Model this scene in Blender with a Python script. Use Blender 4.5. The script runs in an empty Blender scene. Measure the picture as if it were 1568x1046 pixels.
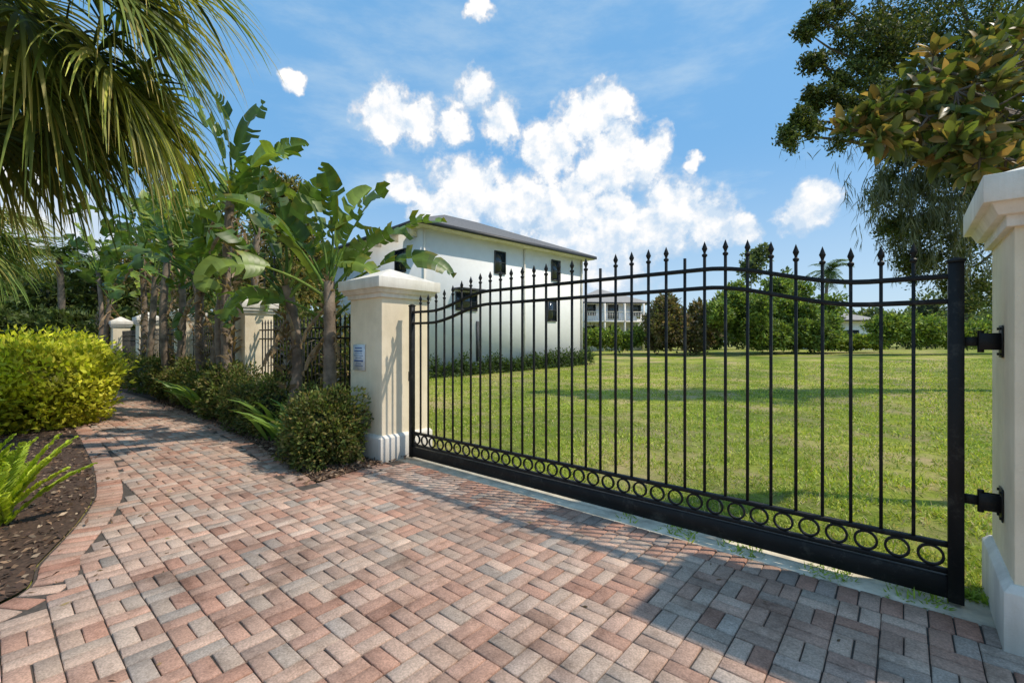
import bpy, math, numpy as np
from mathutils import Vector
R = np.random.RandomState(11)
U = np.array([0.7593,-0.6507]); N = np.array([0.6507,0.7593])
FPX=700.0; CH=1.5
def gz(s,q):
    t=np.clip((np.asarray(q,float)-6)/45.0,0,1); return 0.75*t*t*(3-2*t)
def c2l(X,Y): return (U[0]*X+U[1]*Y, N[0]*X+N[1]*Y)
def PP(x,y,d):
    X=(x-784)/FPX*d; s,q=c2l(X,d); return np.array([s,q,CH+(523-y)/FPX*d])
def norm(v): return v/np.maximum(np.linalg.norm(v,axis=-1,keepdims=True),1e-9)
def lump(p,f=1.0):
    p=np.asarray(p)*f
    return (np.sin(p[...,0]*2.1+1.3*np.sin(p[...,1]*1.7))+np.sin(p[...,1]*2.7+p[...,2]*1.9+1)+np.sin(p[...,2]*2.3+1.7*np.sin(p[...,0]*1.3)+2))/3

# ---------- mesh accumulator ----------
class Acc:
    def __init__(s): s.v=[];s.c=[];s.l=[];s.t=[];s.m=[];s.n=0
    def add(s,V,F,col,mat=0):
        V=np.asarray(V,float).reshape(-1,3);F=np.asarray(F,int)
        if len(F)==0: return
        col=np.asarray(col,float)
        if col.ndim==1: col=np.tile(col,(len(V),1))
        s.v.append(V);s.c.append(col);s.l.append((F+s.n).ravel());s.t.append(np.full(len(F),F.shape[1]));s.m.append(np.full(len(F),mat));s.n+=len(V)
    def build(s,name,mats,parent=None,smooth=False):
        V=np.concatenate(s.v);C=np.concatenate(s.c);L=np.concatenate(s.l);T=np.concatenate(s.t);M=np.concatenate(s.m)
        me=bpy.data.meshes.new(name);me.vertices.add(len(V));me.vertices.foreach_set('co',V.astype(np.float32).ravel())
        me.loops.add(len(L));me.loops.foreach_set('vertex_index',L.astype(np.int32))
        me.polygons.add(len(T));st=np.concatenate([[0],np.cumsum(T)[:-1]]).astype(np.int32)
        me.polygons.foreach_set('loop_start',st);me.polygons.foreach_set('loop_total',T.astype(np.int32))
        me.polygons.foreach_set('material_index',M.astype(np.int32))
        if smooth: me.polygons.foreach_set('use_smooth',np.ones(len(T),bool))
        a=me.color_attributes.new('Col','FLOAT_COLOR','POINT')
        a.data.foreach_set('color',np.hstack([C,np.ones((len(C),1))]).astype(np.float32).ravel())
        me.update(calc_edges=True);me.validate()
        for m in mats: me.materials.append(m)
        o=bpy.data.objects.new(name,me);bpy.context.scene.collection.objects.link(o)
        if parent: o.parent=parent
        return o
W3=(1,1,1)
def box(a,c,sz,col=W3,mat=0):
    c=np.array(c,float);h=np.array(sz,float)/2
    V=np.array([[x,y,z] for x in(-1,1) for y in(-1,1) for z in(-1,1)])*h+c
    F=[[0,1,3,2],[4,6,7,5],[0,4,5,1],[2,3,7,6],[0,2,6,4],[1,5,7,3]]
    a.add(V,F,col,mat)
def bx(a,x0,x1,y0,y1,z0,z1,col=W3,mat=0): box(a,((x0+x1)/2,(y0+y1)/2,(z0+z1)/2),(x1-x0,y1-y0,z1-z0),col,mat)
def tube(a,pts,rad,k=8,col=W3,mat=0,closed=False,cap=True):
    pts=np.array(pts,float);n=len(pts);rad=np.broadcast_to(np.array(rad,float),(n,))
    t=np.gradient(pts,axis=0)
    t=norm(t);up=np.array([0,0,1.]) if abs(t[:,2]).mean()<.8 else np.array([1.,0,0])
    s=norm(np.cross(t,up));u=np.cross(s,t);an=np.arange(k)*2*np.pi/k
    V=pts[:,None]+rad[:,None,None]*(np.cos(an)[None,:,None]*s[:,None]+np.sin(an)[None,:,None]*u[:,None])
    F=[]
    for i in range(n-1):
        j=i+1
        for m in range(k): F.append([i*k+m,i*k+(m+1)%k,j*k+(m+1)%k,j*k+m])
    c=np.asarray(col,float)
    if c.ndim==2: c=np.repeat(c,k,0)
    a.add(V,F,c,mat)
    if cap:
        a.add(V[-1],[list(range(k))],c[-1] if c.ndim==2 else c,mat);a.add(V[0],[list(range(k))[::-1]],c[0] if c.ndim==2 else c,mat)
def sqloft(a,cx,cy,prof,col=W3,mat=0,caps=(False,True)):
    V=[];
    for h,z in prof: V+= [[cx-h,cy-h,z],[cx+h,cy-h,z],[cx+h,cy+h,z],[cx-h,cy+h,z]]
    F=[]
    for i in range(len(prof)-1):
        for m in range(4): F.append([i*4+m,i*4+(m+1)%4,(i+1)*4+(m+1)%4,(i+1)*4+m])
    if caps[1]: b=(len(prof)-1)*4;F.append([b,b+1,b+2,b+3])
    if caps[0]: F.append([3,2,1,0])
    a.add(V,F,col,mat)
def leaves(a,C,D,L,Wd,col,mat=0):
    n=len(C);D=norm(D);r=norm(R.normal(size=(n,3)));S=norm(np.cross(D,r));Nn=np.cross(S,D)
    L=np.broadcast_to(L,(n,))[:,None];Wd=np.broadcast_to(Wd,(n,))[:,None]
    V=np.stack([C,C+D*L*.45+S*Wd*.5+Nn*Wd*.12,C+D*L-Nn*L*.1,C+D*L*.45-S*Wd*.5+Nn*Wd*.12],1)
    F=np.arange(n*4).reshape(n,4);a.add(V,F,np.repeat(col,4,0),mat)
def bigleaves(a,C,D,L,Wd,col,mat=0):
    # elliptical folded leaf: midrib of 4 points, 3 width stations per side
    n=len(C);D=norm(D);r=norm(R.normal(size=(n,3)));S=norm(np.cross(D,r));Nn=np.cross(S,D)
    Nn=Nn*np.sign(Nn[:,2:3]+1e-6);L=L[:,None];Wd=np.broadcast_to(Wd,(n,))[:,None]
    st=[(0,0),(.2,.75),(.5,1),(.8,.7),(1,0)];V=[]
    for t,w in st:
        m=C+D*L*t-Nn*L*.22*t*t
        V+= [m-S*Wd*.5*w+Nn*Wd*.22*w,m,m+S*Wd*.5*w+Nn*Wd*.22*w]
    V=np.stack(V,1);F=[]
    for i in range(4): F+=[[3*i,3*i+1,3*i+4,3*i+3],[3*i+1,3*i+2,3*i+5,3*i+4]]
    F=(np.arange(n)[:,None,None]*15+np.array(F)[None]).reshape(-1,4);a.add(V,F,np.repeat(col,15,0),mat)
def blades(a,B,D,L,Wd,droop,nseg,col,side=None,mat=0,tip=.05,tipcol=None):
    n=len(B);L=np.broadcast_to(L,(n,));Wd=np.broadcast_to(Wd,(n,));droop=np.broadcast_to(droop,(n,))
    d=norm(D.astype(float));p=B.astype(float).copy()
    if side is None: side=norm(np.cross(d,norm(R.normal(size=(n,3))*.5+np.array([0,0,1.]))))
    P=[];K=[]
    for i in range(nseg+1):
        t=i/nseg;w=Wd*((min(1,.35+t*2.5))*(1-t**2.2)+tip*t)*.5
        P.append(p-side*w[:,None]);P.append(p+side*w[:,None])
        cc=col if tipcol is None else col*(1-t**3)+tipcol*t**3
        K.append(cc);K.append(cc)
        p=p+d*(L/nseg)[:,None];d=norm(d+np.array([0,0,-1.])*(droop/nseg*(.4+1.2*t))[:,None])
    V=np.stack(P,1);k=2*(nseg+1)
    F=np.array([[2*i,2*i+1,2*i+3,2*i+2] for i in range(nseg)])
    F=(np.arange(n)[:,None,None]*k+F[None]).reshape(-1,4)
    a.add(V,F,np.stack(K,1).reshape(-1,3),mat)
def pal(cols,n,jit=.15):
    cols=np.array(cols,float);i=R.randint(len(cols),size=n);j=R.randint(len(cols),size=n);t=R.rand(n,1)
    return (cols[i]*(1-t)+cols[j]*t)*(1+R.normal(size=(n,1))*jit).clip(.4,1.8)
def ball(a,c,r,col,mat=0,nu=14,nv=9,amp=.12):
    th=np.linspace(0,2*np.pi,nu,endpoint=False);ph=np.linspace(-np.pi/2,np.pi/2,nv)
    P=np.array([[np.cos(p)*np.cos(t),np.cos(p)*np.sin(t),np.sin(p)] for p in ph for t in th])
    P=P*(1+amp*lump(P,2.5)[:,None]);V=P*np.array(r)+np.array(c)
    F=[[i*nu+m,i*nu+(m+1)%nu,(i+1)*nu+(m+1)%nu,(i+1)*nu+m] for i in range(nv-1) for m in range(nu)]
    a.add(V,F,col,mat)
def crown(a,c,r,n,L,Wd,cols,shell=.55,core=True,up=.3,seed=0,amp=.2,jit=.2,darkin=.5):
    c=np.array(c,float);r=np.array(r,float)*np.ones(3)
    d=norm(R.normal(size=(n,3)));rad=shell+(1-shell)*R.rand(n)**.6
    lp=lump(d*2.2+c*1.7+seed)+.5*lump(d*5+c*3)
    P=c+d*r*(rad*(1+amp*lp))[:,None]
    col=pal(cols,n,jit)*(darkin+(1-darkin)*((rad-shell)/(1-shell)))[:,None]*(1+.35*lump(P,2.5/max(r.mean(),.3)))[:,None]  # inner leaves darkened in vertex colour, painting in occlusion shade
    D=d+R.normal(size=(n,3))*.7+np.array([0,0,up])
    leaves(a,P,D,L*(.6+.8*R.rand(n)),Wd*(.7+.6*R.rand(n)),col.clip(0.003,1))
    if core: ball(a,c,r*(shell*.95),np.array(cols[0])*.3)  # added dark ball fills the shaded inside and blocks see-through

# ---------- materials ----------
def newmat(name):
    m=bpy.data.materials.new(name);m.use_nodes=True;nt=m.node_tree;return m,nt,nt.nodes['Principled BSDF']
def noise(nt,scale,detail=5,rough=.6,vec=None):
    n=nt.nodes.new('ShaderNodeTexNoise');n.inputs['Scale'].default_value=scale;n.inputs['Detail'].default_value=detail;n.inputs['Roughness'].default_value=rough
    if vec is None:
        g=nt.nodes.new('ShaderNodeNewGeometry');vec=g.outputs['Position']
    nt.links.new(vec,n.inputs['Vector']);return n
def ramp(nt,fac,stops):
    r=nt.nodes.new('ShaderNodeValToRGB');e=r.color_ramp.elements
    while len(e)<len(stops): e.new(.5)
    for i,(p,c) in enumerate(stops): e[i].position=p;e[i].color=(*c,1) if len(c)==3 else c
    nt.links.new(fac,r.inputs[0]);return r
def mixc(nt,a,b,fac,mode='MULTIPLY'):
    m=nt.nodes.new('ShaderNodeMix');m.data_type='RGBA';m.blend_type=mode
    for sock,v in ((m.inputs[0],fac),(m.inputs[6],a),(m.inputs[7],b)):
        if hasattr(v,'is_output'): nt.links.new(v,sock)
        else: sock.default_value=v if not isinstance(v,tuple) else (*v,1)
    return m.outputs[2]
def bump(nt,bs,h,st,dist=.01):
    b=nt.nodes.new('ShaderNodeBump');b.inputs['Strength'].default_value=st;b.inputs['Distance'].default_value=dist
    nt.links.new(h,b.inputs['Height']);nt.links.new(b.outputs[0],bs.inputs['Normal'])
def attrmat(name,rough=.6,trans=0.0,nscale=8,namt=.5,bst=0,bscale=60,spec=.3,det=5):
    m,nt,b=newmat(name)
    at=nt.nodes.new('ShaderNodeAttribute');at.attribute_name='Col'
    c=at.outputs['Color']
    if namt:
        n=noise(nt,nscale,det);rp=ramp(nt,n.outputs[0],[(.3,(1-namt,)*3),(.7,(1+namt*.5,)*3)])
        c=mixc(nt,c,rp.outputs[0],1.0)
    nt.links.new(c,b.inputs['Base Color'])
    b.inputs['Roughness'].default_value=rough;b.inputs['Specular IOR Level'].default_value=spec
    if bst: bump(nt,b,noise(nt,bscale).outputs[0],bst)
    if trans:
        t=nt.nodes.new('ShaderNodeBsdfTranslucent');ms=nt.nodes.new('ShaderNodeMixShader');ms.inputs[0].default_value=trans
        c2=mixc(nt,c,(1.3,1.3,.6),1.0)
        nt.links.new(c2,t.inputs[0]);nt.links.new(b.outputs[0],ms.inputs[1]);nt.links.new(t.outputs[0],ms.inputs[2])
        nt.links.new(ms.outputs[0],nt.nodes['Material Output'].inputs[0])
    return m
M_leaf=attrmat('leaf',.55,.33,3,0)
M_gloss=attrmat('glossy_leaf',.38,.35,6,.2,spec=.45,det=2)
M_bark=attrmat('bark',.9,0,7,.5,.8,30)
M_brick=attrmat('concrete_paver',.9,0,110,.34,.6,220,det=3,spec=.2)
nt=M_brick.node_tree;bs=nt.nodes['Principled BSDF'];src=bs.inputs['Base Color'].links[0].from_socket
n1=noise(nt,.8,8,.75);rr=ramp(nt,n1.outputs[0],[(.32,(.55,.52,.50)),(.47,(1,1,1)),(.7,(1.1,1.08,1.05))])
src=mixc(nt,src,rr.outputs[0],1.0)
n2=noise(nt,5,6,.75);rr=ramp(nt,n2.outputs[0],[(.3,(.62,.60,.58)),(.5,(1,1,1)),(.75,(1.1,1.1,1.08))])
nt.links.new(mixc(nt,src,rr.outputs[0],1.0),bs.inputs['Base Color'])
M_chip=attrmat('mulch_chip',.9,0,20,0)
def simple(name,col,rough=.6,nscale=5,amt=.2,bst=.0,bscale=80,metal=0,spec=.4):
    m,nt,b=newmat(name);n=noise(nt,nscale)
    rp=ramp(nt,n.outputs[0],[(.3,tuple(x*(1-amt) for x in col)),(.7,tuple(min(1,x*(1+amt*.4)) for x in col))])
    nt.links.new(rp.outputs[0],b.inputs['Base Color']);b.inputs['Roughness'].default_value=rough;b.inputs['Metallic'].default_value=metal;b.inputs['Specular IOR Level'].default_value=spec
    if bst: bump(nt,b,noise(nt,bscale).outputs[0],bst)
    return m
M_iron=simple('black_painted_iron',(.008,.008,.008),.5,6,.5,.2,50,spec=.3)
nt=M_iron.node_tree;bs=nt.nodes['Principled BSDF'];src=bs.inputs['Base Color'].links[0].from_socket
nw=noise(nt,9,8,.75);rw=ramp(nt,nw.outputs[0],[(.54,(0,0,0)),(.72,(.4,.4,.4))])
nt.links.new(mixc(nt,src,(.12,.11,.09),rw.outputs[0],'MIX'),bs.inputs['Base Color'])
def stucco(name,col,dirt=(.5,.46,.38),da=.35,low=.9):
    m,nt,b=newmat(name)
    g=nt.nodes.new('ShaderNodeNewGeometry');sp=nt.nodes.new('ShaderNodeSeparateXYZ');nt.links.new(g.outputs['Position'],sp.inputs[0])
    mp=nt.nodes.new('ShaderNodeVectorMath');mp.operation='MULTIPLY';mp.inputs[1].default_value=(5,5,.6);nt.links.new(g.outputs['Position'],mp.inputs[0])
    st=noise(nt,1.5,8,.65,mp.outputs[0]);r1=ramp(nt,st.outputs[0],[(.35,dirt),(.6,col)])
    n2=noise(nt,3,8,.6);r2=ramp(nt,n2.outputs[0],[(.3,(1-.4*da,1-.43*da,1-.5*da)),(.6,(1,1,1))])
    c=mixc(nt,col,r1.outputs[0],da,'MIX');c=mixc(nt,c,r2.outputs[0],1.0)
    mr=nt.nodes.new('ShaderNodeMapRange');mr.inputs[1].default_value=.02;mr.inputs[2].default_value=.3;mr.inputs[3].default_value=low;mr.inputs[4].default_value=0
    nt.links.new(sp.outputs[2],mr.inputs[0]);mu=nt.nodes.new('ShaderNodeMath');mu.operation='MULTIPLY';nt.links.new(mr.outputs[0],mu.inputs[0]);nt.links.new(n2.outputs[0],mu.inputs[1])
    c=mixc(nt,c,(.28,.24,.2),mu.outputs[0],'MIX')
    nt.links.new(c,b.inputs['Base Color']);b.inputs['Roughness'].default_value=.85;b.inputs['Specular IOR Level'].default_value=.2
    bump(nt,b,noise(nt,70,4,.7).outputs[0],.35);return m
M_cream=stucco('cream_stucco',(.93,.79,.58),(.72,.59,.41))
M_trim=stucco('white_trim_stucco',(.90,.84,.75),(.56,.49,.40),.45)
M_wall=stucco('white_wall_stucco',(.90,.89,.88),(.84,.83,.82),.12,.3)
def groundmat():
    m,nt,b=newmat('lawn')
    n1=noise(nt,.45,5,.6);n2=noise(nt,5,7,.7);n3=noise(nt,40,5,.8)
    r1=ramp(nt,n1.outputs[0],[(.32,(.25,.31,.05)),(.5,(.34,.39,.065)),(.68,(.46,.45,.12))])
    r2=ramp(nt,n2.outputs[0],[(.34,(.5,.55,.42)),(.55,(1,1,1)),(.72,(1.25,1.1,1))])
    r3=ramp(nt,n3.outputs[0],[(.3,(.5,.55,.45)),(.65,(1.2,1.15,1.1))])
    c=mixc(nt,r1.outputs[0],r2.outputs[0],1.);c=mixc(nt,c,r3.outputs[0],1.)
    n4=noise(nt,.5,9,.75);r4=ramp(nt,n4.outputs[0],[(.47,(0,0,0)),(.60,(.9,.9,.9))])
    c=mixc(nt,c,(.48,.36,.20),r4.outputs[0],'MIX')
    n5=noise(nt,.22,4,.5);r5=ramp(nt,n5.outputs[0],[(.40,(.62,.72,.6)),(.58,(1.1,1.08,1.0))]);c=mixc(nt,c,r5.outputs[0],1.)
    nt.links.new(c,b.inputs['Base Color']);b.inputs['Roughness'].default_value=.95;b.inputs['Specular IOR Level'].default_value=.1
    bump(nt,b,n3.outputs[0],.7,.04);return m
M_lawn=groundmat()
M_sand=simple('joint_sand',(.10,.08,.065),.95,40,.4)
M_mulch=simple('mulch',(.10,.06,.04),.95,30,.6,1.0,50)
M_conc=simple('concrete',(.78,.69,.54),.9,6,.4,.5,60)
M_roof=simple('shingle_roof',(.19,.18,.175),.9,12,.4,.5,30)
M_glass=simple('window_glass',(.03,.04,.05),.08,2,.3,spec=.8)
M_frame=simple('dark_frame',(.05,.05,.055),.5)
M_sign=simple('sign_plate',(.75,.78,.8),.35)
M_blue=simple('sign_print',(.04,.12,.35),.5)

# ---------- ground ----------
a=Acc()
xs=np.unique(np.concatenate([-np.geomspace(1,1200,34),[0],np.geomspace(1,1200,34)]))
X,Y=np.meshgrid(xs,xs);Z=gz(X,Y);n=len(xs);V=np.stack([X,Y,Z],-1).reshape(-1,3)
F=[[i*n+j,i*n+j+1,(i+1)*n+j+1,(i+1)*n+j] for i in range(n-1) for j in range(n-1)]
a.add(V,F,W3);a.build('ground',[M_lawn],smooth=True)

left=np.array([(-3.45,-6),(-3.55,-1.2),(-3.85,.05),(-4.4,.27),(-5.3,.58),(-6.2,.76),(-8.2,.92),(-12,1.05),(-18,.9),(-26,.2),(-34,-1.2)],float)
right=np.array([(-34,.9),(-26,2.3),(-17,2.75),(-11,2.85),(-8.3,2.72),(-6.2,2.5),(-4.65,2.3),(-4.8,3.12)],float)
def smoothline(p,k=6):
    o=[]
    for i in range(len(p)-1):
        p0=p[max(i-1,0)];p1=p[i];p2=p[i+1];p3=p[min(i+2,len(p)-1)]
        for t in np.arange(k)/k: o.append(.5*((2*p1)+(-p0+p2)*t+(2*p0-5*p1+4*p2-p3)*t*t+(-p0+3*p1-3*p2+p3)*t**3))
    o.append(p[-1]);return np.array(o)
leftS=smoothline(left);rightS=np.vstack([smoothline(right[:-1]),right[-1:]])
poly=np.vstack([leftS,rightS,[(-4.8,3.40),(4.5,3.40),(4.5,-6)]])
def inpoly(P,poly):
    x,y=P[:,0],P[:,1];c=np.zeros(len(P),bool);j=len(poly)-1
    for i in range(len(poly)):
        xi,yi=poly[i];xj,yj=poly[j]
        k=((yi>y)!=(yj>y))&(x<(xj-xi)*(y-yi)/(yj-yi+1e-12)+xi);c^=k;j=i
    return c
def dline(P,L):
    d=np.full(len(P),1e9)
    for i in range(len(L)-1):
        A,B=L[i],L[i+1];ab=B-A;t=np.clip(((P-A)@ab)/(ab@ab+1e-9),0,1);d=np.minimum(d,np.linalg.norm(P-(A+t[:,None]*ab),axis=1))
    return d
a=Acc();V=np.hstack([poly,np.full((len(poly),1),.018)]);a.add(V,[list(range(len(V)))],W3,1)
bc=[(.62,.40,.30),(.66,.46,.35),(.57,.44,.35),(.57,.33,.24),(.50,.41,.345),(.68,.50,.39),(.60,.37,.275),(.62,.42,.32),(.54,.30,.215)]
def bricks(a,C,ang,lx,ly,col):
    n=len(C);g=.0032;ch=.005
    q=np.array([(-1,-1),(1,-1),(1,1),(-1,1)],float);V=[]
    zt=.03+R.normal(size=n)*.0012;tx=R.normal(size=(n,2))*.005;jx=R.normal(size=(n,2))*.0012;an2=R.normal(size=n)*.008
    ca=np.cos(ang+an2);sa=np.sin(ang+an2)
    for ins,dz in ((g,-.014),(g,-.005),(g+ch,0)):
        hx=(lx/2-ins);hy=(ly/2-ins)
        for k in range(4):
            dx=q[k,0]*hx;dy=q[k,1]*hy
            V.append(np.stack([C[:,0]+jx[:,0]+dx*ca-dy*sa,C[:,1]+jx[:,1]+dx*sa+dy*ca,zt+dz+tx[:,0]*dx+tx[:,1]*dy],1))
    V=np.stack(V,1);F=[]
    for b in (0,4):
        for k in range(4): F.append([b+k,b+(k+1)%4,b+4+(k+1)%4,b+4+k])
    F.append([8,9,10,11]);F=(np.arange(n)[:,None,None]*12+np.array(F)[None]).reshape(-1,4)
    a.add(V,F,np.repeat(col,12,0),0)
S=.184
ii,jj=np.meshgrid(np.arange(-186,26),np.arange(-22,21));ii=ii.ravel();jj=jj.ravel()
cx=ii*S;cy=jj*S+3.40-.206-S*18.5
par=(ii+jj)%2
Cs=[];An=[]
for k in(-1,1):
    Cs.append(np.stack([cx+np.where(par==1,k*S/4,0),cy+np.where(par==0,k*S/4,0)],1));An.append(np.where(par==0,0,np.pi/2))
Cs=np.concatenate(Cs);An=np.concatenate(An)
gl=np.array([(-4.6,3.40-.0),(4.5,3.40)])
keep=inpoly(Cs,poly)&(dline(Cs,leftS)>.235)&(dline(Cs,rightS)>.2)&(Cs[:,1]<3.40-.2)&(Cs[:,1]>-2.5)
Cs=Cs[keep];An=An[keep]
def bcol(C):
    n=len(C);c=pal(bc,n,.10)
    return (c*(1+.10*lump(np.hstack([C,C[:,:1]*0]),1.3)+.06*lump(np.hstack([C,C[:,:1]*0]),.5))[:,None]*.9).clip(0,.8)
bricks(a,Cs,An,S,S/2,bcol(Cs))
def soldier(line,offs,w=.1):
    seg=np.linalg.norm(np.diff(line,axis=0),axis=1);cum=np.concatenate([[0],np.cumsum(seg)]);t=np.arange(w/2,cum[-1],w)
    x=np.interp(t,cum,line[:,0]);y=np.interp(t,cum,line[:,1])
    x2=np.interp(t+.02,cum,line[:,0]);y2=np.interp(t+.02,cum,line[:,1]);x1=np.interp(t-.02,cum,line[:,0]);y1=np.interp(t-.02,cum,line[:,1])
    an=np.arctan2(y2-y1,x2-x1);C=np.stack([x+np.sin(an)*offs,y-np.cos(an)*offs],1)
    bricks(a,C,an,w,.2,bcol(C)*np.array([.92,.86,.85]))
soldier(leftS,.115);soldier(rightS,.10);soldier(gl,.10)
a.build('paver_driveway',[M_brick,M_sand])
a=Acc();bx(a,-4.83,.36,3.405,3.70,-.05,.03);o=a.build('concrete_strip',[M_conc])
def bedmesh(name,poly2,n,z=.034):
    a=Acc();V=np.hstack([poly2,np.full((len(poly2),1),z)]);a.add(V,[list(range(len(V)))],W3,1)
    lo=poly2.min(0).clip(-14,99);hi=poly2.max(0);P=lo+(hi-lo)*R.rand(n*4,2);P=P[inpoly(P,poly2)|((dline(P,poly2[:60])<.12)&(R.rand(len(P))<.12))][:n]
    P=np.hstack([P,z+R.rand(len(P),1)*.02]);D=R.normal(size=(len(P),3));D[:,2]*=.25
    leaves(a,P,D,.02+.06*R.rand(len(P)),.012+.02*R.rand(len(P)),pal([(.15,.085,.055),(.24,.15,.09),(.07,.045,.035),(.34,.25,.17)],len(P),.25))
    a.build(name,[M_chip,M_mulch])
bedmesh('mulch_bed',np.vstack([leftS,[(-34,-8),(-34,-16),(-12,-16),(-3.6,-6)]]),42000)
bedmesh('mulch_bed',np.vstack([rightS,[(-4.85,3.9),(-34,4.1)]]),24000,.036)
a=Acc();n=1500;P=np.stack([R.uniform(-12,3,n),R.uniform(-1,3.3,n)],1);P=P[inpoly(P,poly)];dl=np.minimum(dline(P,leftS),dline(P,rightS));P=P[(R.rand(len(P))<np.exp(-dl*1.6)*.8+.05)]
P=np.hstack([P,np.full((len(P),1),.035)]);D=R.normal(size=(len(P),3));D[:,2]*=.1
leaves(a,P,D,.02+.045*R.rand(len(P)),.012,pal([(.2,.12,.06),(.1,.06,.03),(.3,.22,.1)],len(P)));a.build('leaf_litter',[M_chip])

# ---------- grass ----------
a=Acc()
n=140000
d=2.6+R.rand(n)**1.6*22;xi=R.uniform(600,1568,n);X=(xi-784)/FPX*d
s,q=c2l(X,d);ok=(q>3.69+.05*R.rand(n));s=s[ok];q=q[ok]
P3=np.stack([s,q,s*0],1);nz=lump(P3,.8);n5=lump(P3+5,2.2)+.7*lump(P3,6)+.5*lump(P3+2,13)
ok=R.rand(len(s))<np.clip(.8+n5*1.6,.05,1);s=s[ok];q=q[ok];nz=nz[ok];n5=n5[ok];n=len(s)
B=np.stack([s,q,gz(s,q)],1);D=np.stack([R.normal(size=n)*.9,R.normal(size=n)*.9,np.full(n,1.)],1)
col=pal([(.29,.37,.045),(.40,.46,.07),(.52,.52,.13),(.20,.28,.04)],n,.2)*(1+.25*nz+.12*n5)[:,None]
dry=(R.rand(n)<.09+.3*(n5<-.2));col[dry]=(.58,.47,.26)
far=np.sqrt(s**2+q**2)
blades(a,B,D,(.025+.045*R.rand(n))*(1+.5*nz),.006+.0014*far,.8,2,col.clip(.01,.9))
n=5000;s=R.uniform(-4.6,.4,n);s=np.where(R.rand(n)<.5,.4-np.abs(R.normal(size=n))*1.3,s);q=3.68+np.abs(R.normal(size=n))*.05
cl_=(lump(np.stack([s*6,s*0,s*0],1))>.3)&(s>-1.8)
q=np.where(cl_&(R.rand(n)<.3),3.41+R.rand(n)*.2,q)
B=np.stack([s,q,np.full(n,.01)],1);D=np.stack([R.normal(size=n),R.normal(size=n),np.full(n,1.)],1)
blades(a,B,D,.03+.06*R.rand(n),.014,1.2,2,pal([(.26,.38,.05),(.36,.46,.07)],n))
a.build('lawn_grass',[M_leaf])

# ---------- pillars ----------
def pillar(name,cx,cy,w=.72,capw=.95,sc=1.0):
    h=w/2;p=h+.04;c=capw/2;a=Acc()
    sqloft(a,cx,cy,[(p,0),(p,.31),(h+.012,.345)],W3,1)
    sqloft(a,cx,cy,[(h,.30),(h,2.06)],W3,0,(False,False))
    sqloft(a,cx,cy,[(h-.01,2.045),(h+.03,2.045),(h+.03,2.10),(h+.06,2.10),(c-.03,2.155),(c,2.155),(c,2.285),(c-.035,2.287),(.02,2.46)],W3,1,(True,True))
    o=a.build(name,[M_cream,M_trim])
    b=o.modifiers.new('bevel','BEVEL');b.width=.004;b.segments=2;b.limit_method='ANGLE';b.angle_limit=math.radians(25)
    return o
pillar('gate_pillar',-5.21,3.57);pillar('gate_pillar',.76,3.57)
fp=[(-9.9,3.6),(-14.3,3.6),(-18.8,3.6),(-23.2,3.6),(-29,3.6),(-34.5,3.6)]
for x,y in fp: pillar('fence_pillar',x,y,.52,.68)
a=Acc();bx(a,-5.47,-5.20,3.19,3.20,1.13,1.46,W3,0)
zz=1.43
for i,(wd,hh) in enumerate([(.16,.022),(.2,.022),(.18,.012),(.21,.012),(.15,.012),(.2,.03),(.13,.012),(.19,.012)]):
    x=-5.335-wd/2;zz-=hh
    while x<-5.335+wd/2-.01:
        cw=R.uniform(.008,.016);bx(a,x,x+cw,3.186,3.1885,zz,zz+hh*.75,W3,1);x+=cw+.009
    zz-=.016
a.build('warning_sign',[M_sign,M_blue])

# ---------- gate ----------
g0,g1=-4.73,.2505;gq=3.55;Lg=g1-g0
def prof(t):
    f=lambda e:np.clip(e,0,1)**2*(3-2*np.clip(e,0,1))
    return f((t-.07)/.2)*f((.93-t)/.2)
a=Acc()
def post(x,w=.062,z1=1.94):
    bx(a,x-w/2,x+w/2,gq-w/2,gq+w/2,.05,z1);sqloft(a,x,gq,[(w/2+.006,z1),(w/2+.006,z1+.012),(.008,z1+.03)],W3,0,(True,True))
post(g0+.03,.055);post(g1-.03,.066)
bx(a,g0+.055,g1-.06,gq-.022,gq+.022,.065,.185)
bx(a,g0+.055,g1-.06,gq-.018,gq+.018,.198,.222);bx(a,g0+.055,g1-.06,gq-.018,gq+.018,.345,.372)
for zb,th in ((1.865,.028),(1.725,.028)):
    ts=np.linspace(.0,1,70);xx=g0+.05+(Lg-.11)*ts;zc=zb+.175*prof(ts)
    V=[];
    for x,z in zip(xx,zc): V+=[[x,gq-.017,z-th/2],[x,gq+.017,z-th/2],[x,gq+.017,z+th/2],[x,gq-.017,z+th/2]]
    F=[[i*4+m,i*4+(m+1)%4,(i+1)*4+(m+1)%4,(i+1)*4+m] for i in range(69) for m in range(4)];a.add(V,F,W3)
NP=32;missing={18,23}
px=np.linspace(g0+.055,g1-.06,NP+2)
for i in range(1,NP+1):
    x=px[i];t=(x-g0)/Lg;top=1.865+.175*prof(np.array(t))+.10
    w=.009
    bx(a,x-w,x+w,gq-w,gq+w,.37,top,)
    if i not in missing:
        tube(a,[(x,gq,top-.01),(x,gq,top),(x,gq,top+.012),(x,gq,top+.02),(x,gq,top+.03),(x,gq,top+.055),(x,gq,top+.11)],[.01,.02,.02,.009,.01,.021,.001],6)
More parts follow.
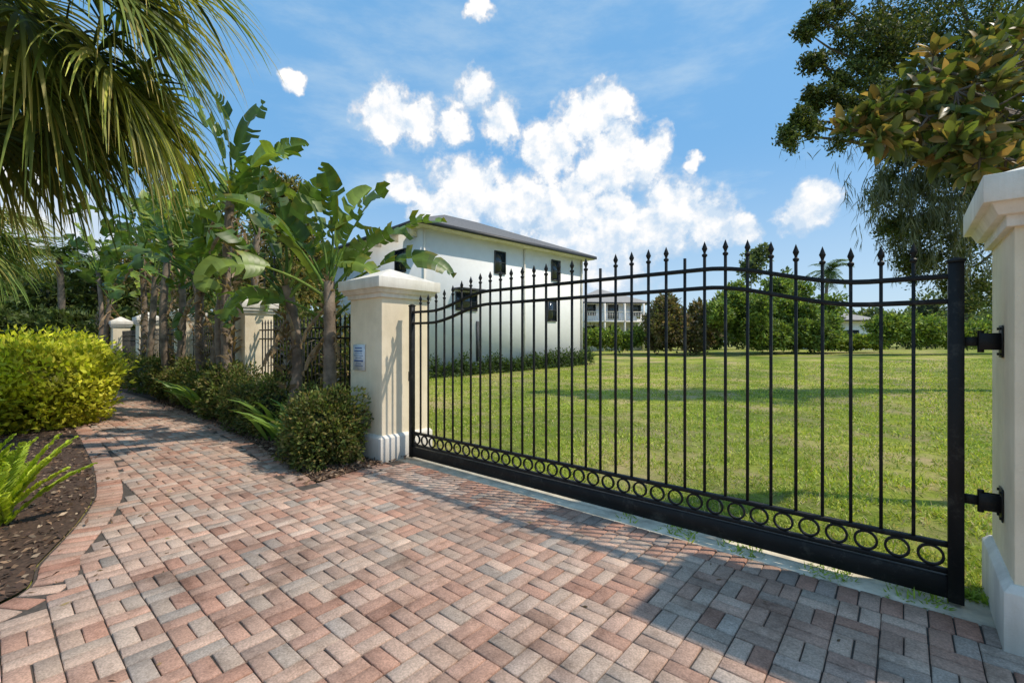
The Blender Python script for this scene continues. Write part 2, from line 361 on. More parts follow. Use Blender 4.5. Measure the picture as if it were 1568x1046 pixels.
for i in range(NP+1):
    c=(px[i]+px[i+1])/2
    th=np.linspace(0,2*np.pi,20,endpoint=False)
    V=[];ro,ri=.061,.048
    for t in th:
        for rad,dy in ((ri,-.01),(ro,-.01),(ro,.01),(ri,.01)): V.append([c+rad*np.cos(t),gq+dy,.2835+rad*np.sin(t)])
    F=[[i2*4+m,i2*4+(m+1)%4,((i2+1)%20)*4+(m+1)%4,((i2+1)%20)*4+m] for i2 in range(20) for m in range(4)];a.add(V,F,W3)
for z in (.635,1.50):
    bx(a,.391,.397,gq-.055,gq+.055,z-.085,z+.085)
    bx(a,.31,.391,gq-.024,gq-.017,z-.045,z+.045);bx(a,.31,.391,gq+.017,gq+.024,z-.045,z+.045)
    tube(a,[(.318,gq,z-.06),(.318,gq,z+.06)],.014,10)
    bx(a,g1+.004,.305,gq-.01,gq+.01,z-.025,z+.025)
    for dy in(-.042,.042):
        for dz in(-.068,.068): tube(a,[(.383,gq+dy,z+dz),(.391,gq+dy,z+dz)],.008,6)
bx(a,g0-.02,g0+.002,gq-.02,gq+.02,1.0,1.12)
o=a.build('iron_gate',[M_iron])
b=o.modifiers.new('bevel','BEVEL');b.width=.002;b.segments=1;b.limit_method='ANGLE'
a=Acc()
ends=[-5.6]+[x for x,_ in fp]
for k in range(len(ends)-1):
    x1=ends[k]-(.0 if k==0 else .28);x0=ends[k+1]+.28
    for z in(.15,1.55,1.72): bx(a,x0,x1,3.585,3.615,z-.014,z+.014)
    nn=int((x1-x0)/.13)
    for i in range(1,nn):
        x=x0+(x1-x0)*i/nn;bx(a,x-.009,x+.009,3.591,3.609,.06,1.84);sqloft(a,x,3.6,[(.015,1.84),(.002,1.92)])
a.build('iron_fence',[M_iron])

# ---------- giant bird of paradise ----------
GR=[(.10,.17,.028),(.15,.23,.04),(.24,.32,.06),(.07,.125,.027)]
def paddle(a,p,az,el,pl,L,Wd,bend,col,old=False):
    p=np.array(p,float);n1,n2=5,15;ang=el;out=np.array([math.cos(az),math.sin(az),0]);pts=[p.copy()]
    for i in range(n1):
        d=out*math.cos(ang)+np.array([0,0,math.sin(ang)]);p=p+d*pl/n1;pts.append(p.copy());ang-=bend*.05
    tube(a,pts,np.linspace(.032,.014,n1+1),5,np.array(col)*1.2,1)
    side0=np.array([-math.sin(az),math.cos(az),0]);roll=R.normal()*.5
    mid=[p.copy()];ds=[]
    for i in range(n2):
        d=out*math.cos(ang)+np.array([0,0,math.sin(ang)]);ds.append(d);p=p+d*L/n2;mid.append(p.copy());ang-=bend/n2*(.3+i/n2*1.5)
    ds.append(ds[-1]);mid=np.array(mid)
    V=[];F=[];C=[]
    for sd in(-1,1):
        fold=.4+R.normal()*.15 if not old else -.9;sl=0;gap=0
        for i in range(n2):
            if R.rand()<.5: fold=(.38 if not old else -1.)+R.normal()*.4-(.9 if R.rand()<.18 else 0);gap=R.rand()*.5;sl=R.normal()*.07
            k=len(V);q=[]
            for e in(i,i+1):
                t=e/n2;w=Wd/2*max(.02,(math.sin(math.pi*min(1,t*.93+.06))**.55)) if t<1 else .01
                d=ds[e];upv=np.cross(side0,d)*1.0;upv=-upv if upv[2]<0 else upv
                s=side0*math.cos(roll)+upv*math.sin(roll);u2=upv*math.cos(roll)-side0*math.sin(roll)
                ed=mid[e]+(s*sd*math.cos(fold)+u2*math.sin(fold))*w+d*(.25*w+sl*w)+(d*gap*L/n2 if e==i else 0)
                md=mid[e]+(s*sd*math.cos(fold+.2)+u2*math.sin(fold+.2))*w*.5+(d*gap*.4*L/n2 if e==i else 0)
                q.append((mid[e],md,ed))
            V+=[q[0][0],q[0][1],q[0][2],q[1][0],q[1][1],q[1][2]]
            F+=[[k,k+1,k+4,k+3],[k+1,k+2,k+5,k+4]]
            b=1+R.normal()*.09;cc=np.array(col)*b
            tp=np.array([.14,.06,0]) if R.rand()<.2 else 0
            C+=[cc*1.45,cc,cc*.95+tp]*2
            gap=0
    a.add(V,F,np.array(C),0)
def trunk(a,p0,p1,r0,r1,k=14,col=(.25,.19,.14),sway=.12):
    ts=np.linspace(0,1,k);p0=np.array(p0,float);p1=np.array(p1,float);bx_=R.normal(size=2)*sway
    pts=p0+(p1-p0)*ts[:,None];pts[:,0]+=bx_[0]*np.sin(ts*3.1);pts[:,1]+=bx_[1]*np.sin(ts*3.1)
    rad=(r0+(r1-r0)*ts)*(1+.12*(np.arange(k)%2))
    cc=np.array([np.array(col)*(.7+.6*R.rand()) for _ in range(k)])
    tube(a,pts,rad,9,cc,1)
def bop(base,heads,name='bird_of_paradise_plant',nd=3,droopy=1.5,faz0=.2):
    a=Acc();base=np.array(base,float);base[2]=0
    for (dx,dy,h,nl,sz) in heads:
        top=base+np.array([dx,dy,h]);bs=base+np.array([dx*.35,dy*.35,0]);trunk(a,bs,top,.09,.07,int(8+h*8))
        faz=R.normal()*.35+faz0
        for i in range(nl):
            sg=1 if i%2 else -1;f=i/max(1,nl-1)
            az=faz+(0 if sg>0 else np.pi)+R.normal()*.4
            el=1.5-.85*f+R.normal()*.08
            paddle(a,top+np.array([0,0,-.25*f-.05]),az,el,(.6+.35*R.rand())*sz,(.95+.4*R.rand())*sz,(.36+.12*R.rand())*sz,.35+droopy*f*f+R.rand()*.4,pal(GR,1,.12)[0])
        for i in range(nd):
            az=R.rand()*6.28;paddle(a,top+np.array([0,0,-.35-.2*i]),az,-.5,.15*sz,.6*sz,.13*sz,1.1,(.32,.21,.11),True)
        n=90;tt=R.rand(n);P=bs+(top-bs)*(.25+.75*tt)[:,None];D=norm(R.normal(size=(n,3)))*np.array([1,1,.2])+np.array([0,0,.8])
        blades(a,P+D*.04,D,.12+.2*R.rand(n),.05,2.5,3,pal([(.34,.24,.15),(.22,.16,.1)],n))
    a.build(name,[M_gloss,M_bark])
def bl(x,q):
    r=(x-784)/FPX;ss=U[0]*r+U[1];qq=N[0]*r+N[1];d=q/qq;return np.array([ss*d,q,0.])
bop(bl(503,3.3),[(.02,.0,2.35,10,1.0),(-.3,.2,2.0,5,.85)],droopy=1.7,faz0=.55)
bop(bl(438,3.05),[(0,0,2.35,9,.9)],droopy=1.6,faz0=.4)
bop(bl(352,3.1),[(.1,0,4.4,10,.95),(-.3,.2,3.6,9,.95)])
bop(bl(318,3.1),[(-.1,-.1,2.9,10,1.0),(.3,.2,2.2,7,.85)],droopy=1.8)
bop(bl(262,3.15),[(0,0,4.0,10,1.05),(.5,.1,3.0,9,1.0)])
bop(bl(216,3.15),[(0,0,4.2,11,1.15),(.7,.2,3.4,9,1.1)])
bop(bl(150,3.1),[(0,0,4.3,10,1.2),(1.2,.2,3.2,9,1.2)])
bop(bl(395,4.6),[(0,0,4.4,9,1.0)])
bop(bl(285,4.6),[(0,0,4.8,9,1.1)])
bop(bl(245,5.4),[(0,0,5.0,9,1.2),(1,.3,4.0,8,1.1)])
bop(bl(178,4.6),[(0,0,4.6,10,1.3)])

# ---------- fan palm overhead ----------
def fanpalm(name,c,base_r,nf,reach,bl_len,elr=(-.5,.9),azs=None,cols=None,nb=44,wd=.035):
    a=Acc();c=np.array(c,float);trunk(a,(c[0],c[1],0),c-np.array([0,0,.2]),base_r*1.2,base_r,26,(.2,.17,.14),.02)
    for f in range(nf):
        az=R.rand()*6.283 if azs is None else R.uniform(*azs);el=R.uniform(*elr);ln=reach*(.7+.45*R.rand())
        out=np.array([math.cos(az),math.sin(az),0]);p=c.copy();pts=[p.copy()];an=el
        for i in range(6):
            p=p+(out*math.cos(an)+np.array([0,0,math.sin(an)]))*ln/6;pts.append(p.copy());an-=.13
        cc=pal(cols,1,.1)[0];tube(a,pts,np.linspace(.022,.012,7),5,cc*1.3,1)
        ax=out*math.cos(an)+np.array([0,0,math.sin(an)]);sd=np.array([-math.sin(az),math.cos(az),0]);up=np.cross(ax,sd)
        th=np.linspace(-1.9,1.9,nb)+R.normal(size=nb)*.05
        D=np.cos(th)[:,None]*ax+np.sin(th)[:,None]*sd+up*(.18+R.normal(size=(nb,1))*.08)
        Lb=bl_len*(.75+.3*np.cos(th*.6))*(1+R.normal(size=nb)*.1)
        col=np.tile(cc,(nb,1))*(1+R.normal(size=(nb,1))*.3).clip(.35,1.8)
        yel=R.rand()<.5
        blades(a,p+D*.05,D,Lb,wd*(.7+.6*R.rand(nb)),1.2+R.rand(nb)*1.5,7,col,side=norm(np.cross(D,up+R.normal(size=(nb,3))*.35)),tipcol=np.array([.70,.54,.18]) if yel else col*2.1)
    a.build(name,[M_leaf,M_bark])
fc=[(.08,.12,.025),(.17,.22,.04),(.36,.36,.08),(.06,.09,.02),(.12,.15,.03)]
fanpalm('palm_tree',PP(-120,-105,4.6),.12,84,1.9,1.4,(-.75,.8),None,fc,nb=38,wd=.045)
fanpalm('palm_tree',PP(-75,340,9),.12,34,.9,.9,(-.9,.9),None,[(.13,.2,.05),(.22,.28,.06)])

# ---------- shrubs ----------
YG=[(.60,.62,.035),(.74,.72,.05),(.42,.48,.03),(.84,.77,.10)]
DG=[(.07,.11,.025),(.12,.165,.035),(.18,.21,.05),(.26,.20,.07)]
def shrub(name,x,q,r,n,leaf,cols,zc=None,**k):
    a=Acc();r=np.array(r,float);c=np.array([x,q,r[2]*.85 if zc is None else zc])
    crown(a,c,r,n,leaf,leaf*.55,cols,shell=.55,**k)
    m=int(n*.03);d=norm(R.normal(size=(m,3)));d[:,2]=abs(d[:,2]);P=c+d*r*(1.0+.25*R.rand(m,1))
    leaves(a,P,d+R.normal(size=(m,3))*.4,leaf*1.1,leaf*.5,pal(cols,m,.2)*1.15)
    for i in range(8):
        an=R.rand()*6.28;tube(a,[(x,q,.02),(x+math.cos(an)*r[0]*.5,q+math.sin(an)*r[1]*.5,c[2])],[.02,.008],5,(.1,.07,.05))
    a.build(name,[M_leaf])
for X,Y,r in ((-8.1,7.9,(1.05,1.05,.82)),(-9.3,8.6,(1.3,1.3,.85)),(-8.5,6.8,(.85,.85,.72)),(-10.2,7.0,(1.4,1.4,.8)),(-10.6,10.4,(1.6,1.3,.9))):
    s,q=c2l(X,Y);shrub('golden_shrub',s,q,r,8000,.10,YG,darkin=.3,amp=.14,up=.6)
for x,q,r,n in ((-5.32,2.72,(.50,.45,.48),9000),(-6.35,3.1,(.5,.4,.42),4000),(-7.6,3.0,(.62,.45,.5),7000),(-8.5,3.0,(.6,.45,.52),6000),(-9.7,3.1,(.7,.45,.55),5000),(-11,3.2,(.8,.45,.55),4000),(-12.6,3.2,(.9,.45,.58),4000),(-14.4,3.2,(1.,.45,.58),4000),(-16.6,3.2,(1.2,.5,.6),4000),(-19.5,3.1,(1.6,.5,.6),4000),(-23,3.0,(2,.5,.7),4000)):
    shrub('evergreen_shrub',x,q,r,n,.05 if x>-9 else .075,DG,amp=.34)
for x,q,r in ((-8.0,5.2,(.9,.7,.9)),(-10.5,5.4,(1.2,.8,1.2)),(-13,5.6,(1.4,.9,1.5)),(-16.5,5.8,(1.8,.9,1.6)),(-20,5.6,(2,.9,1.8)),(-25,5.6,(2.6,1,2.0))):
    shrub('understory_shrub',x,q,r,4000,.12,DG,amp=.35)
a=Acc()
for (x,q) in ((-6.0,2.75),(-6.9,3.2),(-9.1,3.3),(-5.9,3.15),(-10.4,2.9),(-11.8,3.0),(-7.1,2.9)):
    n=26;az=R.rand(n)*6.28;B=np.tile([x,q,.03],(n,1))+R.normal(size=(n,3))*np.array([.05,.05,0]);D=np.stack([np.cos(az)*.6,np.sin(az)*.6,np.ones(n)],1)
    blades(a,B,D,.6+.5*R.rand(n),.07,1.4,6,pal([(.16,.27,.05),(.24,.36,.06)],n))
a.build('strap_leaf_plants',[M_gloss])
def fern(name,x,q,nf,L,ps=.07,pw=.03):
    a=Acc()
    for f in range(nf):
        az=R.rand()*6.28;el=R.uniform(.8,1.45);ln=L*(.7+.4*R.rand());p=np.array([x,q,.05])+R.normal(size=3)*np.array([.04,.04,0]);pts=[];ds=[];an=el
        m=24
        for i in range(m):
            d=np.array([math.cos(az)*math.cos(an),math.sin(az)*math.cos(an),math.sin(an)]);pts.append(p.copy());ds.append(d);p=p+d*ln/m;an-=.018+.01*R.rand()
        pts=np.array(pts);ds=np.array(ds);tube(a,pts,np.linspace(.009,.003,m),4,(.4,.48,.08))
        sd=np.array([-math.sin(az),math.cos(az),0])
        cc=pal([(.42,.52,.045),(.58,.66,.07),(.32,.42,.04)],1,.1)
        for sg in(-1,1):
            t=np.repeat(np.linspace(0,1,m),2);PPt=np.repeat(pts,2,0)+R.normal(size=(2*m,3))*.004;DD=np.repeat(ds,2,0)*1.0+sg*sd+R.normal(size=(2*m,3))*.1+np.array([0,0,.3])
            blades(a,PPt,DD,ps*(np.sin(np.pi*(t*.85+.12))**.6+.1),pw,.3,3,np.tile(cc,(2*m,1))*(1+R.normal(size=(2*m,1))*.1))
    a.build(name,[M_leaf])
s,q=c2l(-4.08,3.62);fern('fern_plant',s,q,30,.78,.08)
s,q=c2l(-3.95,3.05);fern('fern_plant',s,q,24,.62,.075)
s,q=c2l(-5.0,4.3);fern('fern_plant',s,q,24,.6,.08)

# ---------- trees ----------
def tree(name,base,fork,clumps,n,leaf,cols,tr=.3,cr=.6,twig=5,moss=None,mat=None,wr=.5,up=.2,bark=(.16,.13,.11),big=False):
    a=Acc();base=np.array(base,float);fork=np.array(fork,float)
    trunk(a,base,fork,tr,tr*.7,14,bark)
    cl=np.array([c[:3] for c in clumps],float);rs=np.array([c[3] if len(c)>3 else cr for c in clumps])
    for c,r in zip(cl,rs):
        m=(fork*.45+c*.55)+np.array([0,0,.12*np.linalg.norm(c-fork)])+R.normal(size=3)*.15
        ts=np.linspace(0,1,9)[:,None];pts=fork*(1-ts)**2+2*m*ts*(1-ts)+c*ts**2;pts[1:-1]+=R.normal(size=(7,3))*.05*r*2
        L=np.linalg.norm(c-fork);tube(a,pts,np.linspace(min(tr*.45,.02+.018*L),.012,9),6,bark,1)
        k=max(3,int(twig))
        tw=c+norm(R.normal(size=(k,3)))*r*(.5+.7*R.rand(k,1))
        for t in tw: tube(a,[c,(c+t)/2+R.normal(size=3)*.06*r,t],[.011,.007,.003],4,bark,1)
        per=n//len(cl)
        if big:
            # whorls of big leaves at the twig ends
            ctr=tw[R.randint(k,size=per)];P=ctr+R.normal(size=(per,3))*.02;dr=norm(ctr-c);
            D=dr*.7+norm(R.normal(size=(per,3)))*.9+np.array([0,0,up])
            bigleaves(a,P,D,leaf*(.65+.6*R.rand(per)),leaf*wr,pal(cols,per,.2));continue
        ctr=tw[R.randint(k,size=per)];P=ctr+R.normal(size=(per,3))*r*.25
        f=R.rand(per,1)<.3;P=np.where(f,c+(tw[R.randint(k,size=per)]-c)*R.rand(per,1)+R.normal(size=(per,3))*r*.12,P)
        col=pal(cols,per,.2)*(.75+.5*R.rand())*(1+.25*lump(P,2.2/r))[:,None]
        leaves(a,P,R.normal(size=(per,3))+np.array([0,0,up]),leaf*(.6+.8*R.rand(per)),leaf*wr,col.clip(.003,1))
    if moss:
        for (p,L,cnt) in moss:
            k=9;cen=np.array(p)+R.normal(size=(k,3))*np.array([.26,.26,.25]);idx=R.randint(k,size=cnt)
            Lk=L*(.35+.65*R.rand(k));f=R.rand(cnt)
            B=cen[idx]+R.normal(size=(cnt,3))*np.array([.06,.06,.03])*(1.3-f)[:,None]+np.array([0,0,-1.])*(f*Lk[idx]*.8)[:,None]
            D=R.normal(size=(cnt,3))*.35+np.array([0,0,-1.])
            blades(a,B,D,.25+.15*R.rand(cnt),.022,1.2,3,pal([(.14,.155,.09),(.09,.105,.06),(.2,.2,.125)],cnt,.2))
    a.build(name,[mat or M_leaf,M_bark])
OK=[(.045,.07,.02),(.07,.10,.028),(.11,.145,.038),(.17,.17,.05)]
cl=[]
for (x,y,d,r) in [(1212,208,11,.28),(1240,190,11,.3),(1225,185,11,.2),(1265,150,11.3,.35),(1240,150,11.3,.22),(1290,200,11,.4),(1245,95,11.5,.28),(1280,120,11.5,.3),(1315,105,11.5,.4),(1345,145,11,.5),(1330,190,11,.45),(1250,30,12,.35),(1235,50,12,.22),(1300,50,12,.45),(1350,30,12,.5),(1285,8,12,.45),
  (1380,90,11.5,.55),(1400,30,12,.7),(1420,150,11,.6),(1455,80,11,.7),(1460,10,12,.8),(1500,60,11,.75),(1490,150,10.5,.7),(1520,10,12,.8),(1550,90,11,.9),(1560,170,10,.8),(1600,50,11,1.),(1400,200,11.5,.6),
  (1430,50,11.6,.6),(1480,110,11,.6),(1530,60,11.4,.7),(1375,55,11.8,.5),(1350,85,11.5,.45),(1370,170,11.3,.5),(1440,120,11.2,.5),
  (1450,220,11.5,.7),(1380,250,12,.5),(1420,290,12,.55),(1470,300,12,.7),(1360,300,12,.4),(1440,350,12,.6),(1490,370,12,.7),(1400,360,12.5,.5),(1420,410,12.5,.5),(1470,430,12.5,.6),(1340,60,11.5,.5),(1310,160,11.2,.35),(1660,-30,11,1.1),(1560,-60,11,1.),(1450,-70,12,.9),(1510,230,11,.7),(1540,300,12,.8),(1500,440,12.5,.6),(1370,340,12,.35),(1390,400,12.4,.4),(1445,260,11.5,.6)]:
    p=PP(x,y,d);cl.append((p[0],p[1],p[2],r))
moss=[]
for (x,y,d,L,c) in [(1345,275,11.5,1.2,220),(1370,270,11.5,2.0,350),(1400,250,11.5,2.5,450),(1425,280,11.4,2.7,500),(1450,290,11.4,2.8,500),(1478,320,11.4,2.4,400),(1390,350,12.2,1.5,250),(1500,350,12,1.8,300),(1340,330,12.3,1.1,160),(1350,250,12,.8,100),(1230,215,11,.3,20),(1310,215,11,.5,40),(1415,215,11.2,1.2,160),(1365,215,11.2,.9,100)]:
    moss.append((PP(x,y,d),L,c))
bo=PP(1575,560,12.5);bo[2]=0
tree('oak_tree',bo,PP(1570,330,12.4),cl,66000,.10,OK,.3,.6,9,moss=moss)
MG=[(.09,.13,.03),(.15,.18,.045),(.50,.31,.12),(.34,.21,.08),(.20,.22,.06),(.11,.15,.04),(.13,.17,.04)]
cl=[]
for (x,y,d,r) in [(1310,200,3.5,.07),(1345,175,3.5,.12),(1340,208,3.4,.09),(1385,140,3.5,.15),(1380,200,3.4,.12),(1425,105,3.5,.15),(1420,180,3.4,.15),(1440,235,3.3,.10),(1465,140,3.4,.17),(1480,215,3.3,.14),(1510,170,3.3,.18),(1500,245,3.2,.10),(1545,105,3.4,.2),(1550,190,3.3,.18),(1540,245,3.2,.12),(1590,150,3.4,.3),(1500,100,3.6,.16),(1600,230,3.3,.2),(1555,60,3.6,.16),(1400,165,3.7,.15)]:
    p=PP(x,y,d);cl.append((p[0],p[1],p[2],r))
bo=PP(1650,600,4.2);bo[2]=0
tree('magnolia_tree',bo,PP(1660,230,4.1),cl,1200,.15,MG,.1,.25,6,mat=M_gloss,wr=.42,up=.25,big=True)

def mass(name,items,leaf,cols,per,tr=True,amp=.35,darkin=.4):
    a=Acc()
    for (x,y,d,rx,rz) in items:
        p=PP(x,y,d);r=np.array([rx,rx,rz])*d/FPX
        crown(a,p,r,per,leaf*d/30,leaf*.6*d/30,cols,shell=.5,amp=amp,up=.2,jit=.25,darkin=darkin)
        if tr: b=p.copy();b[2]=0;tube(a,[b,p],[.02*r[0]*4,.02*r[0]*2],6,(.16,.13,.1))
    a.build(name,[M_leaf])
BG=[(.06,.09,.025),(.11,.15,.035),(.18,.22,.055),(.10,.13,.045)]
it=[]
for x in range(-60,560,38):
    it.append((x+R.uniform(-15,15),470-R.uniform(0,30)-(25 if x>180 else 0),28+R.uniform(-3,6),40,44))
for x in (10,60,110,180,240,300,380,420,460): it.append((x,505,20,32,26))
mass('background_trees',it,.36,BG,1500)
BR=[(.16,.17,.05),(.34,.28,.09),(.12,.16,.045),(.48,.35,.12)]
mass('background_trees',[(440,300,19,26,28),(420,350,19,32,36),(455,360,19,30,32),(405,285,20,24,22),(470,400,19,34,30),(300,345,24,50,45),(360,400,22,45,45),(230,400,24,45,45),(455,440,18,28,36)],.24,BR,2200,True,.45)
BB=[(.16,.25,.05),(.24,.33,.07),(.34,.41,.10)]
it=[(1100+R.uniform(0,185),R.uniform(458,520),R.uniform(31,36),R.uniform(12,24),R.uniform(12,24)) for _ in range(34)]+[(1130,448,36,16,14),(1190,440,36,20,16),(1225,450,36,16,16)]
mass('tree_thicket',it,.22,BB,1000,False,.5)
BN=[(.24,.18,.10),(.18,.18,.06),(.36,.24,.14),(.14,.16,.05)]
it=[(985+R.uniform(0,110),R.uniform(460,522),R.uniform(33,36),R.uniform(10,20),R.uniform(12,20)) for _ in range(26)]
mass('overgrown_thicket',it,.22,BN,1000,False,.6)
it=[(x+R.uniform(-5,5),520+R.uniform(-6,4),36,R.uniform(12,20),R.uniform(10,18)) for x in range(880,990,14)]+[(x+R.uniform(-6,6),510+R.uniform(-16,8),30,R.uniform(14,26),R.uniform(14,24)) for x in range(1340,1590,13)]+[(x,524,34,14,9) for x in range(1270,1345,9)]
mass('hedge_row',it,.2,[(.15,.25,.04),(.26,.35,.06),(.38,.44,.10)],700,False,.5)
# continuous boundary planting that closes the far side of the lawn
it=[(x+R.uniform(-5,5),514+R.uniform(-7,5),44,R.uniform(13,20),R.uniform(14,20)) for x in range(860,1610,13)]
mass('boundary_hedge',it,.2,[(.07,.11,.03),(.12,.17,.045),(.18,.22,.07)],420,False,.5)
it=[(x+R.uniform(-12,12),494+R.uniform(-12,6),60,R.uniform(14,26),R.uniform(8,22)) for x in range(860,1600,22)]+[(1150,410,60,16,20),(1165,390,60,10,12),(1205,440,60,20,18),(1120,460,60,16,14),(1480,460,50,34,40),(1540,450,50,36,40),(1420,475,52,26,28)]
mass('background_trees',it,.26,[(.13,.18,.07),(.20,.25,.10),(.26,.30,.14)],500,True,.5)
a=Acc()
for i in range(22):
    d=.3+i*.49;X=-3.67+.7207*d+.5*.693;Y=18.5+.693*d-.5*.7207;s,q=c2l(X,Y)
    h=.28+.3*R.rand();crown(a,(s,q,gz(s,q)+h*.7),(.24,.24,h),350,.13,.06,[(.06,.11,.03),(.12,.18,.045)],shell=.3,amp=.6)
a.build('foundation_hedge',[M_leaf])
def fpalm(name,c,trk,L,nf,cols):
    a=Acc();c=np.array(c,float);trunk(a,(c[0],c[1],0),c,trk,trk*.8,12,(.2,.17,.14))
    for f in range(nf):
        az=R.rand()*6.28;an=R.uniform(-.2,1.3);p=c.copy();pts=[];ds=[];m=14
        for i in range(m):
            d=np.array([math.cos(az)*math.cos(an),math.sin(az)*math.cos(an),math.sin(an)]);pts.append(p.copy());ds.append(d);p=p+d*L/m;an-=.11
        sd=np.array([-math.sin(az),math.cos(az),0]);pts=np.array(pts);ds=np.array(ds);tube(a,pts,.02,4,(.15,.2,.06))
        for sg in(-1,1):
            k=3;blades(a,np.repeat(pts,k,0)+np.repeat(ds,k,0)*R.rand(m*k,1)*L/m,np.repeat(ds,k,0)*.6+sg*sd+R.normal(size=(m*k,3))*.1,L*.27,.05*L/2,1.3,3,pal(cols,m*k))
    a.build(name,[M_leaf,M_bark])
for (x,y,d,l) in ((1268,418,45,2.2),(90,395,24,2.2),(135,410,30,2.2)):
    fpalm('palm_tree',PP(x,y,d),.16,l,20,[(.12,.19,.06),(.18,.25,.08)])

# ---------- house ----------
def house(name,X,Y,dirv,Lx,Ly,eave,pitch,roofmat,wallmat,wins,ov=.5,zoff=0):
    s,q=c2l(X,Y);av=c2l(*dirv);e=bpy.data.objects.new(name,None);bpy.context.scene.collection.objects.link(e)
    e.location=(s,q,zoff);e.rotation_euler=(0,0,math.atan2(av[1],av[0]))
    a=Acc();bx(a,0,Lx,0,Ly,-.3,eave);a.build('walls',[wallmat],e)
    a=Acc();h=pitch*(Ly/2+ov);z=eave+.175;x0,x1,y0,y1=-ov-.08,Lx+ov+.08,-ov-.09,Ly+ov+.08;k=min(Ly/2+ov,Lx/2+ov-.1)
    a.add([[x0,y0,z],[x1,y0,z],[x1,y1,z],[x0,y1,z],[x0+k,(y0+y1)/2,z+h],[x1-k,(y0+y1)/2,z+h]],[[0,1,5,4],[2,3,4,5]],W3)
    a.add([[x0,y0,z],[x0,y1,z],[x0+k,(y0+y1)/2,z+h],[x1,y0,z],[x1,y1,z],[x1-k,(y0+y1)/2,z+h]],[[1,0,2],[3,4,5]],W3);a.build('roof',[roofmat],e)
    x0,x1,y0,y1=-ov,Lx+ov,-ov,Ly+ov
    a=Acc();bx(a,x0,x1,y0,y1,eave+.003,eave+.15);a.build('eaves',[M_trim],e)
    a=Acc();bx(a,x0-.08,x1+.08,y0-.09,y0-.003,eave+.03,eave+.17);bx(a,x0-.09,x0-.003,y0-.003,y1+.08,eave+.03,eave+.17);a.build('gutter',[M_frame],e)
    a=Acc()
    for (face,c,w,z0,z1) in wins:
        fr=.05
        def b(u0,u1,zz0,zz1,d0,d1,mt):
            if face=='x': bx(a,u0,u1,-d1,-d0,zz0,zz1,W3,mt)
            else: bx(a,-d1,-d0,u0,u1,zz0,zz1,W3,mt)
        b(c-w/2,c+w/2,z0,z1,.003,.02,0)
        b(c-w/2-fr,c-w/2,z0-fr,z1+fr,.003,.06,1);b(c+w/2,c+w/2+fr,z0-fr,z1+fr,.003,.06,1);b(c-w/2,c+w/2,z1,z1+fr,.003,.06,1);b(c-w/2,c+w/2,z0-fr,z0,.003,.06,1);b(c-w/2,c+w/2,(z0+z1)/2-.02,(z0+z1)/2+.02,.021,.045,1)
    if wins: a.build('windows',[M_glass,M_frame],e)
    return e
e=house('white_house',-3.67,18.5,(.7207,.693),10.6,8.5,6.1,.42,M_roof,M_wall,[('x',4.29,.6,4.72,5.68),('x',8.3,.6,4.75,5.75),('x',8.0,.6,2.6,3.66),('x',2.3,1.1,2.9,3.6),('y',1.6,.8,4.5,5.4),('y',3.2,1.6,1.0,3.0)])
a=Acc();bx(a,1.6,3.0,-.5,-.003,3.72,3.80);bx(a,2.85,2.95,-.09,-.003,.6,2.4);a.build('side_awning',[M_frame],e)
a=Acc()
for x in(.1,5.9,10.5): bx(a,x-.03,x+.03,-.09,-.004,0,6.05)
for k in range(6): bx(a,-.45,-.003,.3+k*1.5,.42+k*1.5,5.8,6.09)
a.build('downspouts',[M_trim],e)
bxs=[('x',1.2,.9,1,2.3),('x',3.4,.9,1,2.3),('x',5.6,.9,1,2.3),('x',1.2,.9,3.4,4.6),('x',3.4,.9,3.1,4.6),('x',5.6,.9,3.4,4.6)]
gt=simple('grey_tile',(.38,.35,.32),.9)
e2=house('distant_house',6.2,43,(1,0.1),6.2,7,4.4,.4,gt,M_wall,bxs,.6,.6)
a=Acc();bx(a,.2,6.0,-1.3,-.003,2.65,2.8)
for x in(.3,2.2,4.1,5.9): bx(a,x-.08,x+.08,-1.3,-1.14,-.3,4.4)
for i in range(37): bx(a,.3+i*.155-.015,.3+i*.155+.015,-1.25,-1.22,2.8,3.6)
bx(a,.2,6.0,-1.27,-1.2,3.6,3.66);a.build('balcony',[M_trim],e2)
house('distant_house',29.5,42,(1,0),3.6,6,2.8,.3,gt,M_wall,[('x',1.8,1,1,2)],.5,.5)

# ---------- world ----------
sc=bpy.context.scene;w=bpy.data.worlds.new('World');sc.world=w;w.use_nodes=True;nt=w.node_tree
for n_ in list(nt.nodes): nt.nodes.remove(n_)
N_=nt.nodes.new;LK=nt.links.new
el=math.radians(54);sunv=norm(np.array([.84,.48,0.]));sd=np.array([sunv[0]*math.cos(el),sunv[1]*math.cos(el),math.sin(el)])
sky=N_('ShaderNodeTexSky');sky.sky_type='NISHITA';sky.sun_disc=False;sky.sun_elevation=el;sky.sun_rotation=math.atan2(sd[0],sd[1]);sky.air_density=1.0;sky.dust_density=.8;sky.ozone_density=1.2
tc=N_('ShaderNodeTexCoord');D=tc.outputs['Generated']
def wn(scale,det,ro,vec):
    n=N_('ShaderNodeTexNoise');n.inputs['Scale'].default_value=scale;n.inputs['Detail'].default_value=det;n.inputs['Roughness'].default_value=ro;LK(vec,n.inputs['Vector']);return n
def vm(op,a_,b_=None):
    n=N_('ShaderNodeVectorMath');n.operation=op
    for i,v in enumerate((a_,b_)):
        if v is None: continue
        if hasattr(v,'is_output'): LK(v,n.inputs[i])
        else: n.inputs[i].default_value=v
    return n
def mt(op,a_,b_=0.,c_=0.):
    n=N_('ShaderNodeMath');n.operation=op
    for i,v in enumerate((a_,b_,c_)):
        if hasattr(v,'is_output'): LK(v,n.inputs[i])
        else: n.inputs[i].default_value=v
    return n.outputs[0]
